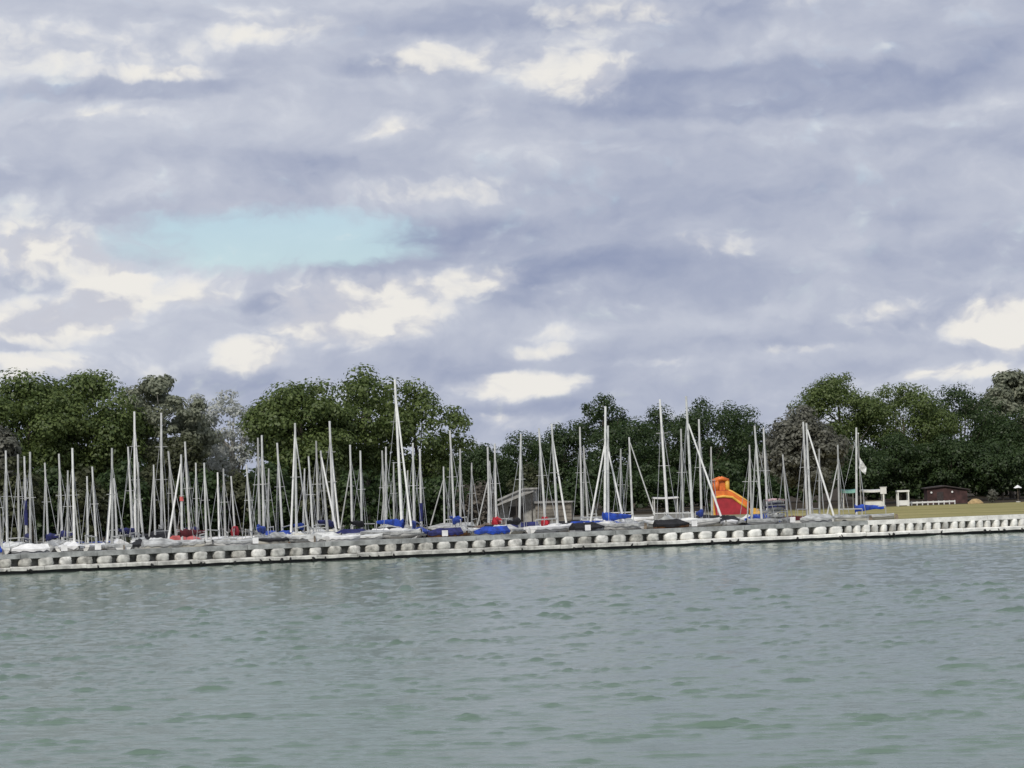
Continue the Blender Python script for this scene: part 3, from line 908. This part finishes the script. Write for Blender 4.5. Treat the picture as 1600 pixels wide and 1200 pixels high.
    if kind != 'cat':
        bend = Vector((-.36 * L, rng.uniform(-.2, .2), gz + rng.uniform(-.12, .2)))
        rod('boom', (ft.x - .05, 0, gz), bend, .045, M_ALU2, root)
        rod('boom_crutch', (bend.x, bend.y, deckz - .1), bend, .025, M_ALU2, root)
    if ck == 'boom':
        bl = L * .5
        o = obj('boom_cover', rng.choice(ME_BOOMC), root, COVER[cc], loc=(ft.x + .12, 0, gz + .06), scale=(bl, .155, .175))
        o.rotation_euler = (0, rng.uniform(-.05, .10), math.atan2(-bend.y if kind != 'cat' else 0, .36 * L) * 1.0)
        if kind != 'cat': obj('boat_cover', rng.choice(ME_FLAT), root, COVER['grey'], loc=(0, 0, zk), scale=(L, beam, dep))
    elif ck == 'tent':
        hgt = dep if kind == 'cat' else dep * 1.15
        obj('boat_cover', rng.choice(ME_TENT), root, COVER[cc], loc=(0, 0, zk + .02), scale=(L * 1.01, beam * 1.02, dep))
    elif ck == 'flat':
        obj('boat_cover', rng.choice(ME_FLAT), root, COVER[cc], loc=(0, 0, zk + .02), scale=(L * 1.01, beam * 1.02, dep))
    # extras
    if 'mastwrap' in e:
        col, f0, f1 = e['mastwrap']
        rod('wrapped_sail', ft + up * f0 + Vector((0, 0, 0)), ft + up * f1, mr * 1.45, COVER[col], root)
    if 'bag' in e:
        obj('sail_bag', ME_BOOMC[1], root, COVER[e['bag']], loc=(ft.x + .2, 0, deckz + .35), scale=(.9, .38, .34))
    return root

B = []
def b_(x0, y0, x1, y1, stays=(), cover=('flat', 'grey'), hull='white', kind='dinghy', **kw):
    B.append(dict(x0=x0, y0=y0, x1=x1, y1=y1, stays=list(stays), cover=cover, hull=hull, kind=kind, **kw))
T = lambda c: ('tent', c)
F = lambda c: ('flat', c)
BM = lambda c: ('boom', c)
b_(-6, 735, 3, 848, cover=F('pale'), mast='d')
b_(9, 704, 12, 846, [(-6, 850, 'w')], cover=T('pale'))
b_(28, 710, 30, 841, cover=F('grey'), mast='d')
b_(38, 713, 42, 847, cover=BM('navy'), mastwrap=('navy', .22, .5))
b_(47, 706, 48, 847, cover=T('grey'), mast='d')
b_(70, 723, 76, 843, [(62, 850, 'w')], cover=BM('navy'))
b_(92, 709, 98, 837, [(84, 846, 'g', .55)], cover=BM('navy'), hull='grey')
b_(106, 735, 106, 850, cover=F('pale'), mast='d')
b_(113, 700, 117, 850, [(128, 850, 'g', .6)], cover=T('white'), mast='w')
b_(136, 744, 138, 849, cover=F('grey'))
b_(144, 729, 151, 850, cover=F('white'))
b_(175, 700, 176, 846, [(163, 850, 's', .70)], cover=F('grey'), mast='d')
b_(178, 747, 184, 843, cover=T('white'))
b_(200, 698, 208, 830, cover=BM('navy'), hull='grey')
b_(210, 643, 212, 832, [(232, 836, 's', .90)], cover=F('black'), kind='yacht', hull='grey', mast='w')
b_(216, 722, 217, 828, cover=F('pale'), mast='d')
b_(240, 726, 243, 834, [(229, 838, 'g', .9)], cover=T('black'), hull='black')
b_(252, 645, 253, 832, [(262, 833, 'a', .7)], cover=T('black'), kind='yacht', hull='black')
b_(283, 710, 285, 837, [(260, 840, 's', .92)], cover=BM('maroon'), mastwrap=('salmon', .46, .51))
b_(263, 705, 276, 836, cover=F('black'), mast='d')
b_(289, 690, 297, 835, cover=T('salmon'))
b_(306, 723, 308, 837, cover=BM('navy'), hull='cream')
b_(319, 723, 323, 837, [(334, 840, 'g', .92)], cover=F('pale'))
b_(340, 738, 343, 840, cover=F('white'), mast='w')
b_(349, 732, 353, 837, cover=F('grey'), mast='d')
b_(361, 744, 368, 840, cover=BM('red'), hull='cream', bag='red')
b_(385, 726, 394, 834, cover=F('grey'))
b_(403, 684, 406, 830, cover=BM('blue'), mast='d')
b_(409, 680, 413, 832, cover=BM('blue'))
b_(420, 732, 419, 830, cover=T('blue'), mast='d')
b_(433, 692, 442, 837, cover=T('blue'))
b_(461, 661, 464, 836, [(448, 846, 's', .95), (489, 828, 'a', .9)], cover=F('pale'), kind='yacht')
b_(476, 732, 474, 830, cover=BM('blue'))
b_(482, 713, 490, 832, cover=F('white'))
b_(494, 689, 498, 822, cover=T('pale'), mast='d')
b_(515, 658, 522, 826, [(537, 826, 's', .86)], cover=BM('navy'), kind='yacht')
b_(501, 704, 513, 828, [(533, 826, 's', .95)], cover=F('grey'), mast='d')
b_(547, 695, 551, 823, [(527, 832, 'g', .75)], cover=F('black'))
b_(563, 704, 566, 823, cover=BM('black'))
b_(597, 704, 602, 815, cover=T('grey'), mast='d')
b_(603, 698, 604, 815, [(590, 826, 'g', .72)], cover=T('grey'))
b_(615, 722, 616, 812, cover=F('grey'), mast='d')
b_(617, 593, 629, 834, [(657, 832, 's', .90)], cover=BM('blue'), kind='yacht', mast='w')
b_(637, 735, 637, 815, cover=T('grey'), mast='d')
b_(645, 692, 648, 826, cover=BM('blue'))
b_(656, 701, 659, 824, cover=T('blue'), mastwrap=('navy', .12, .34))
b_(693, 729, 695, 812, [(672, 820, 'g', .8)], cover=T('grey'))
b_(703, 672, 711, 818, cover=BM('blue'), hull='blue')
b_(719, 701, 720, 812, cover=BM('blue'), mast='d')
b_(737, 723, 738, 817, cover=F('black'), mast='d')
b_(762, 698, 765, 816, [(742, 822, 'g', .6)], cover=T('brown'))
b_(765, 720, 769, 815, cover=F('pale'), mast='d')
b_(773, 693, 776, 816, cover=BM('red'), bag='red')
b_(814, 678, 812, 818, cover=BM('black'), hull='cream')
b_(842, 669, 853, 818, cover=F('pale'), bag='red')
b_(862, 662, 872, 818, [(894, 826, 's', .86)], cover=F('white'), kind='yacht')
b_(906, 667, 910, 810, cover=F('grey'))
b_(912, 698, 919, 808, cover=F('grey'), mast='d')
b_(946, 635, 946, 816, [(916, 806, 's', .70)], cover=BM('blue'), kind='yacht', mast='w')
b_(950, 665, 951, 816, [(980, 818, 's', .76)], cover=T('blue'))
b_(970, 701, 970, 815, cover=F('grey'), mast='d')
b_(983, 683, 989, 806, [(1026, 808, 'a', .96)], cover=F('white'), kind='yacht')
b_(1031, 624, 1044, 818, cover=T('grey'), kind='yacht', mast='w')
b_(1064, 670, 1068, 808, cover=F('grey'), mast='d')
b_(1072, 619, 1083, 810, [(1131, 820, 's', .80)], cover=F('pale'), kind='yacht')
b_(1092, 655, 1097, 806, cover=BM('blue'), hull='cream')
b_(1111, 698, 1113, 800, cover=F('pale'), mast='d')
b_(1171, 695, 1175, 806, [(1166, 816, 'g', .9)], cover=F('grey'), kind='cat', mast='d')
b_(1179, 665, 1191, 818, [(1168, 820, 'g', .82)], cover=F('grey'))
b_(1193, 668, 1200, 812, cover=T('blue'), hull='blue')
b_(1223, 710, 1231, 806, cover=F('maroon'), hull='red', mast='d')
b_(1255, 659, 1262, 806, cover=F('maroon'), hull='red')
b_(1260, 661, 1267, 812, [(1308, 814, 's', .96)], cover=('none', 'grey'), kind='cat', hull='white')
b_(1280, 701, 1281, 803, cover=F('grey'), mast='d')
b_(1309, 695, 1312, 812, [(1290, 804, 'a', .75)], cover=F('grey'), mast='d')
b_(1338, 668, 1339, 808, cover=BM('blue'), hull='grey', head=172)

LOOK = {'tent': 'under {} tent cover', 'flat': 'with flat {} cover', 'boom': 'with {} boom cover', 'none': 'lying open'}
CW = {'pale': 'pale grey', 'navy': 'navy blue', 'salmon': 'salmon pink', 'brown': 'brownish'}
B.sort(key=lambda e: e['x0'])
MARKS = [(210, 'tall white mast near the left edge'), (461, 'white A-shaped mast and stays'), (617, 'tallest mast'), (814, 'lone mast before the grey shed'),
         (1031, 'tall white mast in the middle'), (1092, 'red inflatable slide'), (1338, 'rightmost mast')]
def boat_label(e, i):
    ck, cc = e['cover']
    look = LOOK[ck].format(CW.get(cc, cc))
    noun = 'catamaran' if e['kind'] == 'cat' else ('keelboat' if e['kind'] == 'yacht' else 'dinghy')
    size = 'tall-masted ' if e['y1'] - e['y0'] > 160 else ''
    for mx, mw in MARKS:
        if abs(e['x0'] - mx) < .5 and mx not in (814, 1092):
            return {210: f'{size}{noun} {look}, tallest mast near the left edge',
                    461: f'{size}{noun} {look}, mast and stays forming an A shape',
                    617: f'{noun} with the tallest mast of all and a thick white furled jib',
                    1031: f'{size}{noun} {look}, left of the two tallest masts by the slide',
                    1338: f'{noun} {look}, rightmost mast, before the meadow'}[mx]
    # nearest landmark mast, counted along the masts
    k = min(((abs(i - next(j for j, q in enumerate(B) if abs(q['x0'] - mx) < .5)), mx, mw) for mx, mw in MARKS if mx in (210, 461, 617, 1031, 1338)))
    j = next(j for j, q in enumerate(B) if abs(q['x0'] - k[1]) < .5)
    ref = {210: 'tallest left-hand mast', 461: 'A-shaped mast', 617: 'tallest mast', 1031: 'tall middle mast', 1338: 'rightmost mast'}[k[1]]
    if i < 8: return f'{size}{noun} {look}, {ORD[i]} mast from the left edge'
    return f'{size}{noun} {look}, {ORD[abs(i - j) - 1]} mast {"left" if i < j else "right"} of the {ref}'
for i, e in enumerate(B): e['label'] = boat_label(e, i)
order = sorted(range(len(B)), key=lambda i: (-len(B[i]['stays']), -(B[i]['y1'] - B[i]['y0'])))
for i in order:
    if boat(B[i], B[i]['label']) is None: print('no room for boat', i, B[i]['x0'])

# mastless dinghies lying under covers close behind the jetty
def covered_dinghies():
    rng = random.Random(21)
    n = 0
    cols = ['grey', 'pale', 'white', 'white', 'grey', 'black', 'pale', 'navy', 'blue', 'grey', 'black', 'navy']
    th0 = math.atan2(JD.y, JD.x)
    cnt = {}
    for step, px in [(k, p) for k in range(2) for p in range(-20 + 5 * k, 1325, 11)]:
        t = on_len(px)
        done = False
        for off in (2.0, 2.9, 4.2, 6.0, 8.5, 11.5, 15.0, 19.0):
            for L, W in ((rng.uniform(3.3, 4.2), 1.35), (rng.uniform(2.3, 2.7), 1.12)):
                c = JA + JD * t - JN * off
                th = th0 + rng.choice((0, PI)) + rng.uniform(-.12, .12) if off < 4 and rng.random() < .6 else rng.uniform(0, 2 * PI)
                hx, hy = math.cos(th), math.sin(th)
                ext = abs(Vector((hx, hy, 0)).dot(JN)) * L * .5 + abs(Vector((-hy, hx, 0)).dot(JN)) * W * .5
                if off - ext < 1.15: continue
                o = obb(c.x, c.y, th, L / 2 + .08, W / 2 + .06)
                if any(hit(o, q) for q in PLACED): continue
                PLACED.append(o)
                col = rng.choice(cols)
                if cnt.get(col, 0) >= 19: col = 'grey' if cnt.get('grey', 0) < 19 else 'black'
                if cnt.get(col, 0) >= 20: continue
                cnt[col] = cnt.get(col, 0) + 1
                root = thing('covered_dinghy', '', 'dinghy', (c.x, c.y, GZ), th, 'mastless dinghies under covers behind the jetty')
                root['px'] = px + .001 * n
                z = .22
                obj('hull', ME_HULL['dinghy'], root, HULL[rng.choice(('white', 'white', 'cream', 'grey', 'brown'))], loc=(0, 0, z), scale=(L, W, .52))
                obj('boat_cover', rng.choice(ME_FLAT + ME_TENT[:3]), root, COVER[col], loc=(0, 0, z + .02), scale=(L * 1.01, W * 1.03, .52))
                for xx, yy in ((-.2 * L, .5), (.2 * L, .4)):
                    b = MB(); b.box((xx, -yy, 0), (xx + .14, yy, z + .12)); b.build('chock', M_WOOD, root)
                root['col'] = col; n += 1
                done = True
                break
            if done: break
        if n >= 110: break
    ds = sorted([o for o in C.objects if o.name.startswith('covered_dinghy')], key=lambda o: o['px'])
    seen = {}
    for o in ds:
        c = o['col']; seen[c] = seen.get(c, 0) + 1
        o['label'] = f'low mastless dinghy under {CW.get(c, c)} cover by the jetty, {ORD[seen[c] - 1]} {CW.get(c, c)} one from left'
        del o['px'], o['col']
covered_dinghies()

# ------------------------------------------------------------------ other things on the shore
def px_m(D): return FPX / D                 # pixels per metre at forward distance D

def inflatable_slide():
    D = 322; base = on(1141, D, GZ)
    red = mat('red_vinyl', (.36, .022, .035), .45, var=.1, scale=1.5); org = mat('orange_vinyl', (.70, .17, .03), .45, var=.12, scale=1.5)
    yel = mat('yellow_vinyl', (.75, .42, .07), .45, var=.1, scale=1.5)
    r = thing('inflatable_slide', 'red and orange inflatable slide with yellow tubes behind the boats', 'slide', base, R(6))
    prof = [(-1.75, 0), (1.65, 0), (1.95, .55), (1.95, 1.25), (.0, 2.55), (-.35, 2.7), (-1.75, 2.7), (-1.9, 1.3)]
    for y0, y1 in ((-1.05, -.65), (.65, 1.05)):
        b = MB(); b.prism(prof, y0, y1); b.build('side_wall', red, r)
    b = MB(); b.prism([(-1.7, .05), (1.9, .05), (2.0, .6), (-.1, 2.05), (-1.7, 2.1)], -.64, .64); b.build('slide_bed', org, r)
    for sg in (-1, 1):
        b = MB(); b.tube([(-1.78, sg * 1.06, 1.95), (-.9, sg * 1.08, 2.05), (.1, sg * 1.08, 1.92), (.9, sg * 1.08, 1.3), (1.75, sg * 1.06, .62)], [.13, .15, .15, .15, .12], 8); b.build('side_tube', yel, r, smooth=True)
        b = MB(); b.tube([(-.3, sg * .85, 2.68), (.1, sg * .85, 2.5), (1.0, sg * .85, 1.92), (2.0, sg * .85, 1.26)], [.16, .17, .17, .13], 8); b.build('rail_tube', org if sg > 0 else yel, r, smooth=True)
    for x in (-1.5, -.35):
        for y in (-.75, .75):
            b = MB(); b.tube([(x, y, 2.6), (x, y, 3.2), (x * .98, y, 3.8)], [.22, .25, .24], 8); b.build('tower_column', org if x < -1 else yel, r, smooth=True)
    for y in (-.8, .8):
        b = MB(); b.tube([(-1.7, y, 3.78), (-.95, y, 4.02), (-.2, y, 3.78)], [.2, .24, .2], 8); b.build('arch', org, r, smooth=True)
    b = MB(); b.box((-1.5, -.62, 2.6), (-.38, .62, 3.74)); b.build('tower_wall', org, r)
    b = MB(); b.prism([(-1.75, 3.75), (-.2, 3.75), (-.95, 4.05)], -.8, .8); b.build('roof', red, r)
    for y0, y1 in ((-1.09, -1.052), (1.052, 1.09)):
        b = MB(); b.prism([(-1.78, 2.05), (-.9, 2.12), (.1, 1.98), (.9, 1.36), (1.85, .68), (1.95, 1.2), (.0, 2.5), (-.35, 2.66), (-1.72, 2.66)], y0, y1); b.build('side_panel', org, r)
    b = MB(); b.prism([(2.02, 0), (3.1, 0), (3.1, .5), (2.6, .62), (2.02, .5)], -1.0, 1.0); b.build('landing_cushion', yel, r)
    b = MB(); b.prism([(-2.1, 0), (-1.72, 0), (-1.72, 2.0)], -.6, .6); b.build('steps', yel, r)
    return r
inflatable_slide()

def shed():
    D = 318; s = px_m(D)
    grey = mat('grey_render', (.34, .335, .315), .9, var=.12); roofm = mat('grey_roofing', (.30, .295, .28), .85, var=.15)
    plank = mat('brown_boarding', (.20, .18, .15), .85, var=.25, scale=1.2); dk = mat('dark_timber', (.05, .045, .04), .9)
    r = thing('shed', 'grey shed with slanting lean-to roof behind the lone mast', 'shed', on(822, D, GZ), R(-4))
    b = MB(); b.prism([(-2.9, 0), (1.1, 0), (1.1, 3.5), (-.2, 3.5), (-2.9, 2.4)], .6, 4); b.build('wall', grey, r)
    b = MB(); b.prism([(-3.1, 2.33), (-.2, 3.51), (1.3, 3.51), (1.3, 3.7), (-.25, 3.7), (-3.1, 2.55)], .3, 4.2); b.build('roof', roofm, r)
    b = MB(); b.prism([(-3.2, 1.75), (1.0, 3.25), (1.0, 3.42), (-3.2, 1.95)], -1.6, .58); b.build('lean_to_roof', roofm, r)
    for x in (-2.9, -.9, .8):
        b = MB(); b.box((x - .07, -1.45, 0), (x + .07, -1.3, 1.84 + (x + 2.9) * .357)); b.build('post', dk, r)
    b = MB(); b.box((-1.9, .52, 0), (-.2, .598, 1.7)); b.build('door', dk, r)
    b = MB(); b.box((1.12, -.3, 0), (5.0, 3, 1.95)); b.build('annex_wall', plank, r)
    for k in range(5):
        b = MB(); b.box((1.1, -.345 - .02 * (k % 2), .1 + k * .38), (5.02, -.302, .1 + k * .38 + .33)); b.build('plank', plank, r)
    b = MB(); b.prism([(.95, 1.96), (5.2, 1.96), (5.2, 2.1), (.95, 2.2)], -.7, 3.2); b.build('annex_roof', roofm, r)
shed()

def pavilion(label, px, D, w, h, roofm, roof_h=.28, depth=2.4, counter=None, name='pavilion', cat='pavilion'):
    r = thing(name, label, cat, on(px, D, GZ), R(2))
    b = MB(); secs = []
    for k in range(6):
        x = -w / 2 + w * k / 5
        z = h - .05 * math.sin(k / 5 * PI) * 1.2
        secs.append([(x, -depth / 2, z - roof_h), (x, -depth / 2, z - roof_h * .3), (x, 0, z), (x, depth / 2, z - roof_h * .3), (x, depth / 2, z - roof_h), (x, 0, z - roof_h * .6)])
    b.loft(secs, closed=True, caps=True); b.build('roof', roofm, r)
    for x in (-w / 2 + .12, w / 2 - .12):
        for y in (-depth / 2 + .1, depth / 2 - .1):
            rod('post', (x, y, 0), (x, y, h - roof_h * .85), .05, M_ALUW, r)
    if counter:
        b = MB(); b.box((-w / 2 + .3, -depth / 2 + .2, 0), (w / 2 - .3, -depth / 2 + .7, counter)); b.build('counter', HULL['white'], r)
        b = MB(); b.box((-w / 2 + .2, -depth / 2 + .12, counter), (w / 2 - .2, -depth / 2 + .8, counter + .06)); b.build('counter_top', M_WOOD, r)
    return r
teal = mat('teal_awning_cloth', (.25, .50, .43), .8)
pavilion('open white-roofed pavilion under the dark trees left of the slide', 1040, 348, 3.0, 2.1, HULL['white'], .22)
pavilion('teal awning on posts left of the flag', 1326, 342, 1.7, 2.3, teal, .42)
pavilion('white-roofed kiosk with counter right of the rightmost mast', 1364, 345, 2.7, 2.2, HULL['white'], .34, counter=.8, name='kiosk', cat='kiosk')
def cabin():
    D = 350; r = thing('frame_cabin', 'open white frame cabin standing alone at the edge of the meadow', 'cabin', on(1411, D, GZ), 0)
    for x in (-.62, .62):
        for y in (-.6, .6):
            b = MB(); b.box((x - .07, y - .07, 0), (x + .07, y + .07, 1.7)); b.build('post', HULL['white'], r)
    b = MB(); b.box((-.74, -.72, 1.702), (.74, .72, 1.92)); b.build('roof', HULL['white'], r)
    b = MB(); b.box((-.52, -.6, .1), (.52, -.55, .7)); b.build('railing', HULL['white'], r)
    b = MB(); b.box((-.5, .3, .0), (.5, .7, .45)); b.build('bench', M_WOOD, r)
cabin()
def tall_box():
    r = thing('notice_box', 'white square box on a post at the right end of the kiosk', 'sign', on(1381, 343, GZ), 0)
    rod('post', (0, 0, 0), (0, 0, 1.6), .09, M_ALUW, r)
    b = MB(); b.box((-.36, -.14, 1.6), (.36, .14, 2.35)); b.box((-.42, -.18, 2.35), (.42, .18, 2.42)); b.build('box', HULL['white'], r)
tall_box()
def low_rail():
    D = 351; p0, p1 = on(1416, D, GZ), on(1492, D + 2, GZ)
    r = thing('low_fence', 'low white rail fence along the back of the meadow', 'fence', p0, math.atan2(p1.y - p0.y, p1.x - p0.x))
    L = (p1 - p0).length
    n = 9
    for k in range(n + 1):
        b = MB(); b.box((L * k / n - .05, -.05, 0), (L * k / n + .05, .05, .5)); b.build('post', HULL['white'], r)
    for k in range(n):
        b = MB(); b.box((L * k / n + .05, -.04, .26), (L * (k + 1) / n - .05, .04, .46)); b.build('rail', HULL['white'], r)
low_rail()
def red_shed():
    D = 362; m = mat('shaded_red_brown_boards', (.062, .030, .027), .85, var=.25, scale=1.)  # board colour darkened to stand in for the shade of the trees
    rf = mat('dark_roofing', (.05, .04, .038), .9)
    r = thing('red_brown_shed', 'dark reddish-brown shed under the right-hand trees', 'shed', on(1482, D, GZ), 0)
    b = MB(); b.prism([(-2.6, 0), (2.4, 0), (2.4, 1.6), (-.4, 2.1), (-2.6, 1.9)], 0, 3); b.build('wall', m, r)
    b = MB(); b.prism([(-2.9, 1.92), (-.4, 2.15), (2.7, 1.62), (2.7, 1.74), (-.4, 2.3), (-2.9, 2.05)], -.3, 3.3); b.build('roof', rf, r)
    b = MB(); b.box((-1.4, -.06, 0), (-.6, -.003, 1.5)); b.build('door', rf, r)
    for x in (.5, -2.1):
        o = MB(); o.tube([(x, -.05, 1.45), (x, -.16, 1.45)], [.13, .13], 8); o.build('lamp', HULL['white'], r)
red_shed()
def mound():
    rng = random.Random(4); b = MB(); secs = []
    for i in range(8):
        s = i / 7; h = .62 * math.sin(PI * (.04 + .92 * s)) ** .7
        secs.append([((s - .5) * 1.9, math.cos(a) * .9 * (h + .1), max(0, math.sin(a)) * h * rng.uniform(.9, 1.1) - .02) for a in [PI * k / 8 for k in range(9)]])
    b.loft(secs)
    o = b.build('sand_heap', mat('sand', (.42, .30, .15), .95, var=.12), smooth=True)
    o.location = on(1524, 352, GZ)
    tag(o, 'small tan sand heap right of the reddish-brown shed', 'sand heap')
mound()
tree('grey-green round bush standing alone on the meadow at right', 1551, 764, 9, 350, 'willow', seed=301, bot=960, nclump=16, per=90, clump_r=.35, leaf=.11, name='bush', cat='bush', group='bushes behind the boat yard', trunk_r=.04)
tree('yellow-green bush between the left-hand dinghies', 194, 826, 9, 204, 'olive', seed=302, bot=960, nclump=14, per=80, clump_r=.3, leaf=.09, name='bush', cat='bush', group='bushes behind the boat yard', trunk_r=.04)
def parasol():
    D = 352; r = thing('parasol', 'small white parasol at the right edge under the trees', 'parasol', on(1591, D, GZ), 0)
    rod('pole', (0, 0, 0), (0, 0, 2.05), .025, M_WOOD, r)
    b = MB(); n = 8
    b.add([(0, 0, 2.1)] + [(math.cos(2 * PI * k / n) * .5, math.sin(2 * PI * k / n) * .5, 1.75 - .06 * (k % 2)) for k in range(n)] + [(0, 0, 2.02)],
          [(0, 1 + k, 1 + (k + 1) % n) for k in range(n)] + [(9, 1 + (k + 1) % n, 1 + k) for k in range(n)]); b.build('canopy', COVER['white'], r)
    b = MB(); b.tube([(0, 0, 0), (0, 0, .1)], [.3, .28], 10); b.build('base', M_CONC, r)
parasol()
def flag():
    D = 262; base = on(1346, D, GZ); top = at(1347, 678, D)
    r = thing('flagpole', 'thin flagpole with a drooping grey and white flag right of the rightmost mast', 'flag', base, 0)
    H = top.z - GZ
    rod('pole', (0, 0, 0), (0, 0, H), .035, M_ALU2, r, ROD_T)
    b = MB(); secs = []
    z0 = at(1352, 716, D).z - GZ
    m = mat('grey_white_flag', (.62, .63, .62), .85, var=.25, scale=4.)
    for i in range(8):
        s = i / 7
        x = .05 + s * .58; dz = -.95 * s ** .9
        secs.append([(x - .12 * (k / 4), .09 * math.sin(s * 9 + k), z0 + dz + .12 - 1.0 * k / 4 * (1 - .35 * s)) for k in range(5)])
    b.loft(secs); b.build('flag', m, r, smooth=True)
    b = MB(); b.tube([(0, 0, H), (0, 0, H + .12)], [.07, .03], 8); b.build('finial', M_ALU, r)
flag()
def rack():
    D = jetty_depth(1215) + 2.6
    c = on(1215, D + .8, GZ)
    r = thing('boat_rack', 'steel rack holding stacked dinghies between jetty and the slide', 'rack', c, 0)
    for x in (-.72, .72):
        for y in (-.5, 2.4):
            b = MB(); b.box((x - .04, y - .04, 0), (x + .04, y + .04, 2.25)); b.build('post', M_STEEL, r)
    tiers = [.28, .82, 1.36, 1.86]
    for z in tiers:
        for y in (-.5, 2.4):
            b = MB(); b.box((-.68, y - .03, z - .06), (.68, y + .03, z)); b.build('shelf_bar', M_STEEL, r)
    specs = [('blue', 'bright blue covered dinghy on the lowest tier of the boat rack'), ('pale', 'pale grey covered dinghy on the second tier of the boat rack'),
             ('navy', 'navy covered dinghy on the third tier of the boat rack'), ('pink', 'pale pink covered dinghy on top of the boat rack')]
    COVER['pink'] = mat('pale_pink_tarpaulin', (.62, .42, .42), .8, var=.12)
    for z, (col, lb) in zip(tiers, specs):
        d = thing('racked_dinghy', lb, 'dinghy', (c.x, c.y + .95, GZ + z), -PI / 2, 'dinghies on the boat rack')
        obj('hull', ME_HULL['dinghy'], d, HULL['white' if col != 'navy' else 'grey'], loc=(0, 0, 0), scale=(3.4, 1.25, .34))
        obj('boat_cover', ME_FLAT[2], d, COVER[col], loc=(0, 0, .01), scale=(3.45, 1.3, .36))
rack()

# white boards along the back of the jetty deck
BOARDS = [(105, 'below the navy-covered dinghies'), (158, 'right of the white tent-covered dinghy at left'), (405, 'below the blue-covered boats'), (702, 'below the blue tent-covered boats in the middle'),
          (926, 'below the A-shaped masts in the middle'), (1093, 'left of the inflatable slide'), (1247, 'right of the boat rack')]
for px, wh in BOARDS:
    q = on_len(px); p = JA + JD * q - JN * .8
    r = thing('jetty_board', f'small white square board on the jetty, {wh}', 'board', (p.x, p.y, 1.285), math.atan2(JD.y, JD.x) + R(px % 17 - 8), 'white boards on the jetty')
    for x in (-.12, .12): rod('post', (x, .03, 0), (x, .03, .35), .02, M_STEEL, r)
    b = MB(); b.box((-.21, -.03, .08), (.21, .01, .48)); b.build('panel', COVER['white'], r)
